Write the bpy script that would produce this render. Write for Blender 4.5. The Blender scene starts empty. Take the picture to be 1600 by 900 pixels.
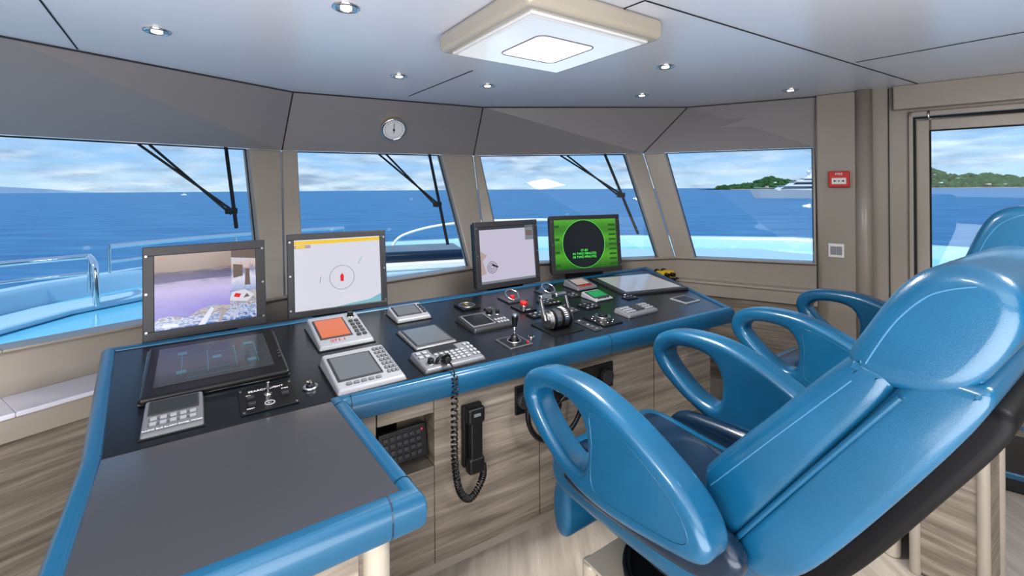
import bpy, bmesh, math, random
from mathutils import Vector, Matrix, Euler
random.seed(7)
sc=bpy.context.scene
ANG=math.radians(34.5); CU,SU=math.cos(ANG),math.sin(ANG)
def W(u,v,z=0.0): return Vector((u*CU-v*SU,u*SU+v*CU,z))

# ---------------------------------------------------------------- materials
def newmat(name):
    m=bpy.data.materials.new(name); m.use_nodes=True
    nt=m.node_tree; return m,nt,nt.nodes['Principled BSDF']
def mat(name,col,rough=.5,metal=0,coat=0,bump=0,bscale=200,var=0,vscale=3,spec=.5):
    m,nt,b=newmat(name)
    b.inputs['Base Color'].default_value=(*col,1); b.inputs['Roughness'].default_value=rough
    b.inputs['Metallic'].default_value=metal; b.inputs['Coat Weight'].default_value=coat
    b.inputs['Coat Roughness'].default_value=.12
    b.inputs['Specular IOR Level'].default_value=spec
    tc=nt.nodes.new('ShaderNodeTexCoord')
    if bump:
        n=nt.nodes.new('ShaderNodeTexNoise'); n.inputs['Scale'].default_value=bscale; n.inputs['Detail'].default_value=3
        nt.links.new(tc.outputs['Object'],n.inputs['Vector'])
        bp=nt.nodes.new('ShaderNodeBump'); bp.inputs['Strength'].default_value=bump; bp.inputs['Distance'].default_value=.001
        nt.links.new(n.outputs['Fac'],bp.inputs['Height']); nt.links.new(bp.outputs['Normal'],b.inputs['Normal'])
    if var:
        n=nt.nodes.new('ShaderNodeTexNoise'); n.inputs['Scale'].default_value=vscale; n.inputs['Detail'].default_value=4
        nt.links.new(tc.outputs['Object'],n.inputs['Vector'])
        r=nt.nodes.new('ShaderNodeValToRGB')
        r.color_ramp.elements[0].position=.3; r.color_ramp.elements[1].position=.7
        r.color_ramp.elements[0].color=(*[c*(1-var) for c in col],1); r.color_ramp.elements[1].color=(*[min(1,c*(1+var)) for c in col],1)
        nt.links.new(n.outputs['Fac'],r.inputs['Fac']); nt.links.new(r.outputs['Color'],b.inputs['Base Color'])
    return m
def emis(name,col,s=1.0):
    m,nt,b=newmat(name)
    b.inputs['Base Color'].default_value=(.01,.01,.01,1); b.inputs['Roughness'].default_value=.15
    b.inputs['Emission Color'].default_value=(*col,1); b.inputs['Emission Strength'].default_value=s
    return m
def wood(name,c1,c2,sx=1.3,sy=1.3,sz=26):
    m,nt,b=newmat(name)
    tc=nt.nodes.new('ShaderNodeTexCoord'); mp=nt.nodes.new('ShaderNodeMapping'); mp.inputs['Scale'].default_value=(sx,sy,sz)
    n=nt.nodes.new('ShaderNodeTexNoise'); n.inputs['Scale'].default_value=1.6; n.inputs['Detail'].default_value=8; n.inputs['Roughness'].default_value=.65; n.inputs['Distortion'].default_value=.4
    r=nt.nodes.new('ShaderNodeValToRGB'); e=r.color_ramp.elements
    e[0].position=.30; e[0].color=(*c1,1); e[1].position=.70; e[1].color=(*c2,1)
    e.new(.5).color=(*[(a+b_)/2*.95 for a,b_ in zip(c1,c2)],1)
    nt.links.new(tc.outputs['Object'],mp.inputs['Vector']); nt.links.new(mp.outputs['Vector'],n.inputs['Vector'])
    nt.links.new(n.outputs['Fac'],r.inputs['Fac']); nt.links.new(r.outputs['Color'],b.inputs['Base Color'])
    b.inputs['Roughness'].default_value=.38
    return m
M={}
M['ceil']=mat('ceiling_panel',(.70,.72,.78),.28,bump=.05,bscale=300,var=.03,vscale=.8)
M['valance']=mat('taupe_leather_panel',(.27,.258,.26),.45,bump=.3,bscale=260)
M['taupe']=mat('taupe_paint',(.35,.315,.272),.30,var=.04)
M['beige']=mat('beige_lacquer',(.47,.425,.35),.22,coat=.5)
M['ledge']=mat('ledge_satin',(.62,.62,.70),.20,var=.04)
M['blue']=mat('blue_leather',(.007,.098,.195),.32,coat=.55,bump=.35,bscale=420,var=.14,vscale=5)
M['bluetrim']=mat('blue_leather_trim',(.007,.090,.178),.34,coat=.35,bump=.35,bscale=420)
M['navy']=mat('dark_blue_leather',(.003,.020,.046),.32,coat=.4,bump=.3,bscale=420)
M['seam']=mat('stitching',(.05,.18,.32),.6)
M['desk']=mat('satin_black_desk',(.010,.013,.018),.24,bump=.06,bscale=500)
M['wing']=mat('satin_grey_desk',(.055,.057,.064),.22,coat=.5,bump=.06,bscale=500)
M['black']=mat('black_plastic',(.008,.008,.009),.35)
M['shell']=mat('black_shell',(.006,.006,.007),.55,spec=.25)
M['bezel']=mat('dark_bezel',(.04,.04,.045),.33)
M['grey']=mat('grey_plastic',(.16,.165,.18),.30)
M['lgrey']=mat('light_grey_plastic',(.31,.32,.345),.28)
M['chrome']=mat('chrome',(.8,.8,.8),.10,metal=1)
M['steel']=mat('brushed_steel',(.5,.5,.5),.28,metal=1)
M['brass']=mat('brass',(.75,.58,.3),.2,metal=1)
M['white']=mat('white_paint',(.8,.8,.8),.4)
M['red']=mat('red_plastic',(.60,.02,.015),.35)
M['yellow']=mat('yellow_plastic',(.75,.5,.02),.4)
M['green']=mat('green_plastic',(.02,.26,.09),.4)
M['seal']=mat('black_rubber',(.01,.01,.01),.6)
M['wood']=wood('grey_oak',(.125,.104,.085),(.36,.315,.26),1.3,1.3,24)
M['floor']=wood('oak_floor',(.34,.30,.25),(.56,.51,.45),11,1.0,1)
M['deckp']=mat('deck_paint',(.16,.52,.72),.16,var=.10,vscale=.6)
M['hull']=mat('hull_white',(.42,.64,.78),.2)
M['text']=mat('white_lettering',(.85,.85,.85),.5)
M['tgrey']=mat('grey_lettering',(.4,.4,.4),.5)
M['glow']=emis('lamp_diffuser',(.90,.94,1),.68)
M['glow2']=emis('lamp_core',(1,1,1),1.1)
M['dl']=emis('downlight_bulb',(1,.9,.75),6)
M['s_dark']=emis('lcd_dark',(.045,.055,.065),.8)
M['s_dim']=emis('lcd_dim_icon',(.05,.13,.17),1)
M['s_grey']=emis('lcd_grey',(.26,.29,.32),.7)
M['s_panel']=emis('lcd_panel',(.30,.31,.34),.9)
M['s_pale']=emis('lcd_pale',(.58,.58,.65),1)
M['s_lilac']=emis('lcd_lilac',(.47,.44,.55),1)
M['s_orange']=emis('lcd_orange',(.60,.15,.06),1)
M['s_gtxt']=emis('lcd_green_text',(.1,.8,.1),1.2)
M['s_yel']=emis('lcd_yellow',(.75,.50,.03),1)
M['s_red']=emis('lcd_red',(.65,.02,.02),1)
M['s_blk']=emis('lcd_black',(.01,.015,.02),1)
M['s_cyan']=emis('lcd_cyan',(.20,.42,.48),1)
M['s_blue']=emis('lcd_blue',(.05,.15,.36),1)
M['s_white']=emis('lcd_white',(.62,.64,.76),1)
M['s_tan']=emis('lcd_tan',(.38,.31,.28),1)
M['s_brown']=emis('lcd_brown',(.16,.12,.11),1)
M['s_dgrn']=emis('lcd_dark_green',(.02,.10,.015),1)
def gradscreen(name,stops,scale=12,st=(.4,1,2.5),amt=.16):
    m,nt,b=newmat(name)
    tc=nt.nodes.new('ShaderNodeTexCoord'); sp=nt.nodes.new('ShaderNodeSeparateXYZ')
    nt.links.new(tc.outputs['Generated'],sp.inputs[0])
    n=nt.nodes.new('ShaderNodeTexNoise'); n.inputs['Scale'].default_value=scale; n.inputs['Detail'].default_value=5
    mp=nt.nodes.new('ShaderNodeMapping'); mp.inputs['Scale'].default_value=st
    nt.links.new(tc.outputs['Generated'],mp.inputs[0]); nt.links.new(mp.outputs[0],n.inputs['Vector'])
    ma=nt.nodes.new('ShaderNodeMath'); ma.operation='MULTIPLY_ADD'; ma.inputs[1].default_value=amt
    nt.links.new(n.outputs['Fac'],ma.inputs[0]); nt.links.new(sp.outputs['Z'],ma.inputs[2])
    su=nt.nodes.new('ShaderNodeMath'); su.operation='SUBTRACT'; su.inputs[1].default_value=amt/2; nt.links.new(ma.outputs[0],su.inputs[0])
    r=nt.nodes.new('ShaderNodeValToRGB'); e=r.color_ramp.elements
    e[0].position=stops[0][0]; e[0].color=(*stops[0][1],1); e[1].position=stops[-1][0]; e[1].color=(*stops[-1][1],1)
    for p,c in stops[1:-1]: e.new(p).color=(*c,1)
    nt.links.new(su.outputs[0],r.inputs['Fac']); nt.links.new(r.outputs['Color'],b.inputs['Emission Color'])
    b.inputs['Emission Strength'].default_value=1; b.inputs['Base Color'].default_value=(.01,.01,.01,1); b.inputs['Roughness'].default_value=.15
    return m
M['s_sea']=gradscreen('camera_feed_sea',[(0,(.12,.11,.40)),(.25,(.30,.27,.60)),(.50,(.50,.44,.68)),(.60,(.42,.38,.55)),(.64,(.16,.15,.26)),(.74,(.12,.11,.17)),(.78,(.30,.24,.22)),(1,(.36,.29,.26))])
M['s_cam']=gradscreen('camera_feed_deck',[(0,(.30,.36,.55)),(.3,(.62,.60,.72)),(.5,(.20,.22,.36)),(.62,(.55,.42,.36)),(.8,(.50,.50,.60)),(1,(.15,.14,.18))],9,(1,1,1),.35)
M['s_clutter']=gradscreen('camera_feed_tender_deck',[(0,(.06,.14,.36)),(.22,(.55,.58,.70)),(.34,(.10,.20,.42)),(.48,(.62,.60,.66)),(.60,(.22,.22,.30)),(.75,(.50,.44,.40)),(1,(.20,.30,.52))],7,(1.4,1,1.4),1.2)
M['s_radar']=gradscreen('radar_side_data',[(0,(.015,.08,.01)),(.3,(.10,.38,.03)),(.45,(.02,.10,.02)),(.6,(.11,.40,.04)),(.8,(.03,.14,.02)),(1,(.10,.38,.04))],46,(1.5,1,2.5),.9)
def glassmat(name,tint,refl=.06):
    m=bpy.data.materials.new(name); m.use_nodes=True; nt=m.node_tree; nt.nodes.clear()
    o=nt.nodes.new('ShaderNodeOutputMaterial'); mx=nt.nodes.new('ShaderNodeMixShader'); mx.inputs[0].default_value=refl
    t=nt.nodes.new('ShaderNodeBsdfTransparent'); t.inputs[0].default_value=(*tint,1)
    g=nt.nodes.new('ShaderNodeBsdfGlossy'); g.inputs['Roughness'].default_value=.02
    nt.links.new(t.outputs[0],mx.inputs[1]); nt.links.new(g.outputs[0],mx.inputs[2]); nt.links.new(mx.outputs[0],o.inputs[0])
    return m
M['glass']=glassmat('window_glass',(.92,.98,1.0),.02)

# ---------------------------------------------------------------- helpers
def link(o,parent=None):
    sc.collection.objects.link(o)
    if parent: o.parent=parent
    return o
def grp(name,loc=(0,0,0),rot=(0,0,0)):
    e=bpy.data.objects.new(name,None); e.empty_display_size=.1; e.location=loc; e.rotation_euler=rot
    return link(e)
def mesh(name,vs,fs,m,parent=None,smooth=False,bevel=0,seg=3,loc=(0,0,0),rot=(0,0,0)):
    me=bpy.data.meshes.new(name); me.from_pydata([tuple(v) for v in vs],[],fs); 
    bm=bmesh.new(); bm.from_mesh(me); bmesh.ops.recalc_face_normals(bm,faces=bm.faces); bm.to_mesh(me); bm.free()
    me.materials.append(M[m] if isinstance(m,str) else m)
    o=bpy.data.objects.new(name,me); o.location=loc; o.rotation_euler=rot
    if smooth or bevel:
        for p in me.polygons: p.use_smooth=True
    if bevel:
        b=o.modifiers.new('b','BEVEL'); b.width=bevel; b.segments=seg; b.limit_method='ANGLE'; b.angle_limit=math.radians(35); b.harden_normals=True
    return link(o,parent)
def box(name,c,s,m,parent=None,bevel=0,seg=3,rot=(0,0,0)):
    x,y,z=s[0]/2,s[1]/2,s[2]/2
    vs=[(i,j,k) for i in(-x,x) for j in(-y,y) for k in(-z,z)]
    fs=[(0,1,3,2),(4,6,7,5),(0,4,5,1),(2,3,7,6),(0,2,6,4),(1,5,7,3)]
    return mesh(name,vs,fs,m,parent,bevel=bevel,seg=seg,loc=c,rot=rot)
def prism(name,poly,z0,z1,m,parent=None,bevel=0,seg=3):
    n=len(poly)
    z0=z0 if isinstance(z0,(list,tuple)) else [z0]*n; z1=z1 if isinstance(z1,(list,tuple)) else [z1]*n
    vs=[(p[0],p[1],z0[i]) for i,p in enumerate(poly)]+[(p[0],p[1],z1[i]) for i,p in enumerate(poly)]
    fs=[tuple(range(n))[::-1],tuple(range(n,2*n))]+[(i,(i+1)%n,n+(i+1)%n,n+i) for i in range(n)]
    return mesh(name,vs,fs,m,parent,bevel=bevel,seg=seg)
def slab(name,q,off,m,parent=None,bevel=0):
    q=[Vector(p) for p in q]; off=Vector(off); n=len(q)
    vs=q+[p+off for p in q]
    fs=[tuple(range(n)),tuple(range(n,2*n))[::-1]]+[(i,(i+1)%n,n+(i+1)%n,n+i) for i in range(n)]
    return mesh(name,vs,fs,m,parent,bevel=bevel)
def cyl(name,c,r,h,m,parent=None,seg=32,rot=(0,0,0),bevel=0,r2=None):
    r2=r if r2 is None else r2
    vs=[(r*math.cos(2*math.pi*i/seg),r*math.sin(2*math.pi*i/seg),-h/2) for i in range(seg)]+[(r2*math.cos(2*math.pi*i/seg),r2*math.sin(2*math.pi*i/seg),h/2) for i in range(seg)]
    fs=[tuple(range(seg))[::-1],tuple(range(seg,2*seg))]+[(i,(i+1)%seg,seg+(i+1)%seg,seg+i) for i in range(seg)]
    o=mesh(name,vs,fs,m,parent,loc=c,rot=rot,bevel=bevel)
    if not bevel:
        for p in o.data.polygons: p.use_smooth=len(p.vertices)==4
    return o
def torus(name,c,R,r,m,parent=None,rot=(0,0,0),n=40,k=10):
    vs=[];fs=[]
    for i in range(n):
        a=2*math.pi*i/n
        for j in range(k):
            b=2*math.pi*j/k
            vs.append(((R+r*math.cos(b))*math.cos(a),(R+r*math.cos(b))*math.sin(a),r*math.sin(b)))
    for i in range(n):
        for j in range(k):
            fs.append((i*k+j,((i+1)%n)*k+j,((i+1)%n)*k+(j+1)%k,i*k+(j+1)%k))
    return mesh(name,vs,fs,m,parent,smooth=True,loc=c,rot=rot)
def tube(name,pts,r,m,parent=None,smooth=False,cyclic=False,res=3):
    cu=bpy.data.curves.new(name,'CURVE'); cu.dimensions='3D'; cu.bevel_depth=r; cu.bevel_resolution=res; cu.use_fill_caps=True
    if smooth:
        s=cu.splines.new('NURBS'); s.points.add(len(pts)-1); s.order_u=3; s.use_endpoint_u=True
    else:
        s=cu.splines.new('POLY'); s.points.add(len(pts)-1)
    for i,p in enumerate(pts): s.points[i].co=(*p,1)
    s.use_cyclic_u=cyclic
    cu.materials.append(M[m] if isinstance(m,str) else m)
    return link(bpy.data.objects.new(name,cu),parent)
def catmull(pts,n=6):
    out=[];L=len(pts)
    for i in range(L):
        p0,p1,p2,p3=[Vector(pts[(i+k)%L]) for k in(-1,0,1,2)]
        for j in range(n):
            t=j/n
            out.append(.5*((2*p1)+(-p0+p2)*t+(2*p0-5*p1+4*p2-p3)*t*t+(-p0+3*p1-3*p2+p3)*t**3))
    return out
def profile(name,loops,x0,x1,bev,m,parent,smooth=True):
    """solid padded shape: outline(s) given in the y-z plane, between x0 and x1"""
    cu=bpy.data.curves.new(name,'CURVE'); cu.dimensions='2D'; cu.fill_mode='BOTH'
    cu.extrude=(x1-x0)/2-bev; cu.bevel_depth=bev; cu.bevel_resolution=5; cu.offset=-bev
    for lp in loops:
        pts=catmull(lp) if smooth else [Vector(p) for p in lp]
        s=cu.splines.new('POLY'); s.points.add(len(pts)-1)
        for i,p in enumerate(pts): s.points[i].co=(p[0],p[1],0,1)
        s.use_cyclic_u=True
    tmp=bpy.data.objects.new('tmp',cu); sc.collection.objects.link(tmp)
    bpy.context.view_layer.update()
    me=bpy.data.meshes.new_from_object(tmp.evaluated_get(bpy.context.evaluated_depsgraph_get()))
    bpy.data.objects.remove(tmp)
    xm=(x0+x1)/2
    for v in me.vertices:
        a,b,c=v.co; v.co=(xm+c,a,b)
    bm=bmesh.new(); bm.from_mesh(me); bmesh.ops.remove_doubles(bm,verts=bm.verts,dist=.0004); bmesh.ops.recalc_face_normals(bm,faces=bm.faces)
    for f in bm.faces: f.smooth=True
    for e in bm.edges:
        if len(e.link_faces)==2 and e.calc_face_angle(0)>math.radians(50): e.smooth=False
    bm.to_mesh(me); bm.free()
    me.materials.clear(); me.materials.append(M[m])
    o=bpy.data.objects.new(name,me)
    return link(o,parent)
def sweep(name,path,prof,m,parent,closed=True,bev=.004):
    n=len(path);k=len(prof);vs=[];fs=[]
    P=[Vector(p) for p in path]
    for i in range(n):
        if closed or 0<i<n-1:
            a=(P[i]-P[i-1]).xy.normalized(); b=(P[(i+1)%n]-P[i]).xy.normalized()
        elif i==0: a=b=(P[1]-P[0]).xy.normalized()
        else: a=b=(P[-1]-P[-2]).xy.normalized()
        na=Vector((a.y,-a.x)); nb=Vector((b.y,-b.x)); bi=(na+nb).normalized(); sc_=1/max(.35,bi.dot(na))
        for (o_,u_) in prof: vs.append((P[i].x+bi.x*o_*sc_,P[i].y+bi.y*o_*sc_,P[i].z+u_))
    for i in range(n if closed else n-1):
        for j in range(k):
            i2=(i+1)%n
            fs.append((i*k+j,i*k+(j+1)%k,i2*k+(j+1)%k,i2*k+j))
    if not closed: fs+= [tuple(range(k)),tuple(range((n-1)*k,n*k))[::-1]]
    return mesh(name,vs,fs,m,parent,bevel=bev,seg=2)
def text(name,s,c,size,m,parent=None,rot=(0,0,0),align='CENTER'):
    cu=bpy.data.curves.new(name,'FONT'); cu.body=s; cu.size=size; cu.align_x=align; cu.align_y='CENTER'; cu.extrude=.0004
    cu.materials.append(M[m]); o=bpy.data.objects.new(name,cu); o.location=c; o.rotation_euler=rot
    return link(o,parent)

# ---------------------------------------------------------------- room shell points
ZC=2.18
C=[(-2.2,1.98),(-1.49,3.147),(-.233,3.787),(1.476,3.855),(2.30,3.438)]
C=[Vector((x,y,ZC)) for x,y in C]
J=[(-2.61,2.348),(-1.69,3.39),(-.335,4.04),(1.127,3.95),(2.28,3.46)]
J=[Vector((x,y,1.80)) for x,y in J]
S=[Vector(p) for p in [(-2.13,1.916,.84),(-1.46,2.95,.819),(-.21,3.75,.877),(1.364,3.85,.917),(2.21,3.35,.939)]]
C0=C[0]-(C[1]-C[0])*.7; J0=J[0]-(J[1]-J[0])*.7; S0=S[0]-(S[1]-S[0])*.7
DW=Vector((.787,-.617,0)); DN=Vector((-.617,-.787,0))
def dwp(t,z,inn=0):
    return Vector((2.30,3.438,0))+DW*t+DN*inn+Vector((0,0,z))
END=dwp(3.2,0)
plan=[(S0.x-.1,S0.y),(-2.4,-3.2),(END.x,-3.2),(END.x,END.y),(2.34,3.47),(1.40,3.95),(-.25,3.85),(-1.53,3.02),(-2.2,2.0)]
prism('floor',plan,-.08,0,'floor')
pl=[(C0.x-.9,C0.y+.2),(-2.5,-3.3),(END.x+.1,-3.3),(END.x+.1,END.y+.1),(2.45,3.85),(1.3,4.4),(-.4,4.5),(-2.0,3.8),(-3.0,2.6)]
prism('ceiling',pl,ZC,ZC+.12,'ceil')
wf=grp('wall_front')
Cx=[C0]+C; Jx=[J0]+J; Sx=[S0]+S
def outn(a,b):
    d=(b-a); n=Vector((-d.y,d.x,0)); return n.normalized()
for i in range(5):
    a,b,c,d=Cx[i],Cx[i+1],Jx[i+1],Jx[i]
    if i==0: continue
    n=outn(a,b)
    slab('valance_%d'%i,[a,b,c,d],n*.03+Vector((0,0,.012)),'valance',wf)
slab('valance_0',[C0,C[0],J[0],J0],outn(C0,C[0])*.03,'valance',wf)
for i in range(2,5):
    tube('valance_seam_%d'%i,[Cx[i]-Vector((0,0,.002)),Jx[i]],.004,'seal',wf)
tube('ceiling_shadow_gap',[c-Vector((0,0,.004)) for c in [C0]+C],.005,'bezel',wf)
openT=[(0,.842),(.069,.805),(.038,.898),(.143,.985)]
openB=[(0,.903),(.08,.903),(.086,.91),(.154,.985)]
def wp(i,s,t,n=0):
    a=J[i].lerp(J[i+1],s); b=S[i].lerp(S[i+1],s)
    return a.lerp(b,t)+outn(S[i],S[i+1])*n
for i in range(4):
    n=outn(S[i],S[i+1])*.10
    if i>0:
        slab('mullion_%da'%i,[wp(i,0,0),wp(i,openT[i][0],0),wp(i,openB[i][0],1),wp(i,0,1)],n,'taupe',wf,bevel=.012)
    slab('mullion_%db'%i,[wp(i,openT[i][1],0),wp(i,1,0),wp(i,1,1),wp(i,openB[i][1],1)],n,'taupe',wf,bevel=.012)
for i in range(5):
    a,b=Sx[i],Sx[i+1]; n=outn(a,b)
    zl=.65 if i<3 else .76
    slab('sill_wall_%d'%i,[a,b,Vector((b.x,b.y,0)),Vector((a.x,a.y,0))],n*.12,'taupe',wf)
    slab('sill_cap_%d'%i,[a-n*.03,b-n*.03,b+n*.10,a+n*.10],Vector((0,0,.012)),'taupe',wf,bevel=.004)
    dp=.24 if i<2 else (.22 if i==2 else .10)
    zz=Vector((0,0,1))
    A=Vector((a.x,a.y,zl)); B=Vector((b.x,b.y,zl))
    slab('window_ledge_%d'%i,[A,B,B-n*dp,A-n*dp],Vector((0,0,-.02)),'ledge' if i<3 else 'taupe',wf,bevel=.005)
    slab('ledge_fascia_%d'%i,[A-n*(dp-.01)-zz*.02,B-n*(dp-.01)-zz*.02,B-n*(dp-.01)-zz*.11,A-n*(dp-.01)-zz*.11],n*.02,'taupe',wf)
    slab('wood_dado_%d'%i,[Vector((a.x,a.y,0))-n*(dp-.03),Vector((b.x,b.y,0))-n*(dp-.03),B-n*(dp-.03)-zz*.11,A-n*(dp-.03)-zz*.11],n*(dp-.04),'wood',wf)
for i in range(4):
    g=grp('window_%d'%(i+1))
    l0=-.7 if i==0 else openT[i][0]; l1=-.7 if i==0 else openB[i][0]
    q=[wp(i,l0,0,.06),wp(i,openT[i][1],0,.06),wp(i,openB[i][1],1,.06),wp(i,l1,1,.06)]
    mesh('pane',q,[(0,1,2,3)],'glass',g)
    tube('seal',[wp(i,l0,0.004,.055),wp(i,openT[i][1],0.004,.055),wp(i,openB[i][1],.996,.055),wp(i,l1,.996,.055)],.006,'seal',g,cyclic=True)
slab('wall_port',[(S0.x,S0.y,0),(J0.x,J0.y+0,ZC),(-2.5,-3.2,ZC),(-2.4,-3.2,0)],(-.1,0,0),'taupe')
slab('wall_back',[(-2.5,-3.2,0),(END.x,-3.2,0),(END.x,-3.2,ZC),(-2.5,-3.2,ZC)],(0,-.1,0),'taupe')
slab('wall_right_aft',[(END.x,-3.2,0),(END.x,END.y,0),(END.x,END.y,ZC),(END.x,-3.2,ZC)],(.1,0,0),'taupe')
ws=grp('wall_starboard')
def wbox(name,t0,t1,z0,z1,i0,i1,m,parent,bevel=0):
    return slab(name,[dwp(t0,z0,i1),dwp(t1,z0,i1),dwp(t1,z1,i1),dwp(t0,z1,i1)],DN*(i0-i1),m,parent,bevel)
wbox('panel_a',-.03,.50,0,ZC,-.10,0,'taupe',ws)
wbox('panel_over_door',.50,1.55,2.0,ZC,-.10,0,'taupe',ws)
wbox('panel_aft',1.55,3.2,0,ZC,-.10,0,'taupe',ws)
wbox('pillar',-.02,.22,0,ZC,0,.05,'taupe',ws,bevel=.012)
cyl('round_post',dwp(.26,ZC/2,.04),.05,ZC,'taupe',ws)
wbox('joint',.395,.40,0,ZC,0,.012,'seal',ws)
wbox('door_beam',.42,3.2,2.02,ZC,0,.07,'taupe',ws,bevel=.006)
wbox('light_switch_base',.05,.145,.99,1.09,.05,.058,'white',ws,bevel=.003)
wbox('rocker_a',.063,.096,1.01,1.07,.058,.063,'lgrey',ws,bevel=.002)
wbox('rocker_b',.099,.132,1.01,1.07,.058,.063,'lgrey',ws,bevel=.002)
dr=grp('door_1')
wbox('jamb_left',.50,.525,0,2.0,-.08,.03,'taupe',dr,bevel=.005)
wbox('jamb_right',1.52,1.55,0,2.0,-.08,.03,'taupe',dr,bevel=.005)
wbox('head',.50,1.55,1.965,2.0,-.08,.03,'taupe',dr,bevel=.005)
wbox('stile_left',.535,.61,.02,1.95,-.05,.0,'taupe',dr,bevel=.01)
wbox('stile_right',1.41,1.515,.02,1.95,-.05,.0,'taupe',dr,bevel=.01)
wbox('rail_top',.61,1.41,1.87,1.95,-.05,.0,'taupe',dr,bevel=.01)
wbox('panel_low',.61,1.41,.02,.80,-.05,.0,'taupe',dr,bevel=.01)
wbox('pane',.61,1.41,.80,1.87,-.03,-.022,'glass',dr)
tube('gasket',[dwp(.53,.02,.02),dwp(.53,1.955,.02),dwp(1.515,1.955,.02)],.010,'seal',dr)
tube('glazing_bead',[dwp(.612,.80,.0),dwp(.612,1.868,.0),dwp(1.408,1.868,.0),dwp(1.408,.80,0)],.006,'seal',dr,cyclic=True)
cyl('hinge',dwp(.60,1.97,.03),.008,.06,'chrome',dr)
fr=grp('fire_alarm_call_point',dwp(.118,1.555,.05),(0,0,math.atan2(DW.y,DW.x)))
box('housing',(0,-.02,0),(.125,.04,.115),'red',fr,bevel=.006)
box('white_window',(0,-.042,-.012),(.085,.004,.045),'white',fr,bevel=.001)
text('word',"FIRE",(0,-.0415,.037),.024,'text',fr,rot=(math.pi/2,0,0))
for sx in(-1,1):
    mesh('arrow',[(sx*.030,-.0452,-.012+.008),(sx*.030,-.0452,-.012-.008),(sx*.012,-.0452,-.012)],[(0,1,2)],'black',fr)
cyl('button_dot',(0,-.0455,-.012),.005,.002,'black',fr,rot=(math.pi/2,0,0))
def seam(k,a,b):
    a=Vector((*a,ZC-.001)); b=Vector((*b,ZC-.001)); d=(b-a).normalized(); n=Vector((-d.y,d.x,0))*.003
    slab('trim_%d'%k,[a-n,b-n,b+n,a+n],(0,0,-.002),'seal')
seam(1,(-1.45,1.33),(-2.05,2.18)); seam(2,(.485,1.663),(2.733,3.075)); seam(3,(.30,1.9),(.485,1.663)); seam(4,(1.88,2.51),(3.4,.66)); seam(5,(-.739,3.326),(-.219,2.625))
for i,(x,y) in enumerate([(-.607,1.70),(-1.485,1.934),(-.664,2.73),(-.154,3.0),(.946,3.34),(.857,2.56),(1.94,3.2)]):
    g=grp('recessed_downlight',(x,y,ZC))
    torus('ring',(0,0,-.003),.043,.008,'chrome',g)
    cyl('reflector',(0,0,-.003),.038,.004,'steel',g)
    cyl('bulb',(0,0,-.007),.020,.006,'dl',g)
cl=grp('ceiling_light_panel',(.15,1.93,ZC),(0,0,ANG))
box('housing',(0,0,-.042),(.68,.66,.085),'beige',cl,bevel=.026,seg=5)
box('inner_frame',(0,0,-.087),(.59,.57,.012),'white',cl,bevel=.005)
box('diffuser',(0,0,-.0945),(.55,.53,.008),'glow',cl,bevel=.002)
pts=[]
for (cx,cy,a0) in [(.11,.11,0),(-.11,.11,90),(-.11,-.11,180),(.11,-.11,270)]:
    for j in range(6):
        a=math.radians(a0+j*18); pts.append((cx+.035*math.cos(a),cy+.035*math.sin(a),-.099))
tube('lens_outline',pts,.003,'grey',cl,cyclic=True)
mesh('lens',[(p[0],p[1],-.0995) for p in pts],[tuple(range(len(pts)))],'glow2',cl)
a=C[1].lerp(C[2],.479); b=J[1].lerp(J[2],.538); p=a.lerp(b,.5)
n=(C[2]-C[1]).cross(b-a).normalized()
if n.y>0: n=-n
bar=grp('wall_clock',p+n*.002); bar.rotation_euler=n.to_track_quat('Z','Y').to_euler()
cyl('case',(0,0,.014),.098,.028,'brass',bar,seg=48,bevel=.006)
cyl('dial',(0,0,.030),.082,.004,'white',bar,seg=48)
torus('bezel',(0,0,.030),.09,.009,'chrome',bar,n=48)
for i in range(24):
    a_=i*math.pi/12; o=box('tick_%d'%i,(.068*math.cos(a_),.068*math.sin(a_),.0325),(.012,.0022,.001),'black',bar,rot=(0,0,a_))
box('hand',(0.0,.012,.034),(.004,.085,.002),'black',bar,rot=(0,0,.1))
cyl('hub',(0,0,.035),.008,.004,'black',bar)

# ---------------------------------------------------------------- console
def dz(v): return .80+.0706*max(0,v-1.60)
R0=(0,0,ANG)
con=grp('helm_console',(0,0,0),R0)
top=[(-.287,2.454),(-.223,1.615),(.383,1.604),(2.54,1.495),(2.97,2.44)]
mz=lambda q:[(x,y,dz(y)) for x,y in q]
prism('desk_panel',top,[dz(y)-.05 for x,y in top],[dz(y) for x,y in top],'desk',con)
prism('wing_panel',[(-.223,1.612),(-.215,1.02),(.400,1.016),(.383,1.601)],.75,.801,'wing',con)
box('wing_seam',(.08,1.608,.8005),(.60,.005,.003),'seal',con)
path=[(-.287,2.454),(-.223,1.615),(-.215,1.02),(.404,1.016),(.383,1.604),(2.54,1.495),(2.97,2.44)]
TP=[(-.016,.0),(-.012,.006),(.004,.010),(.018,.006),(.028,-.008),(.031,-.03),(.029,-.062),(.020,-.078),(-.022,-.082)]
sweep('leather_edge',mz(path),TP,'bluetrim',con)
TP2=[(a*1.03,b*1.02+.0008) for a,b in TP]
for k_,(p_,q_) in enumerate([((-.2235,1.62),(-.2235,1.617)),((.402,1.065),(.402,1.068)),((.352,1.016),(.355,1.016)),((.384,1.56),(.384,1.563)),((.425,1.602),(.428,1.602)),((1.6,1.5425),(1.603,1.5424))]):
    sweep('leather_joint_%d'%k_,[(p_[0],p_[1],.80),(q_[0],q_[1],.80)],TP2,'navy',con,closed=False,bev=0)
def fv(u): return 1.655-.0516*(u-.34)
prism('carcass',[(-.17,2.34),(-.17,1.08),(.34,1.08),(.34,1.755),(2.45,1.65),(2.78,2.34)],0,.735,'wood',con)
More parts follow.
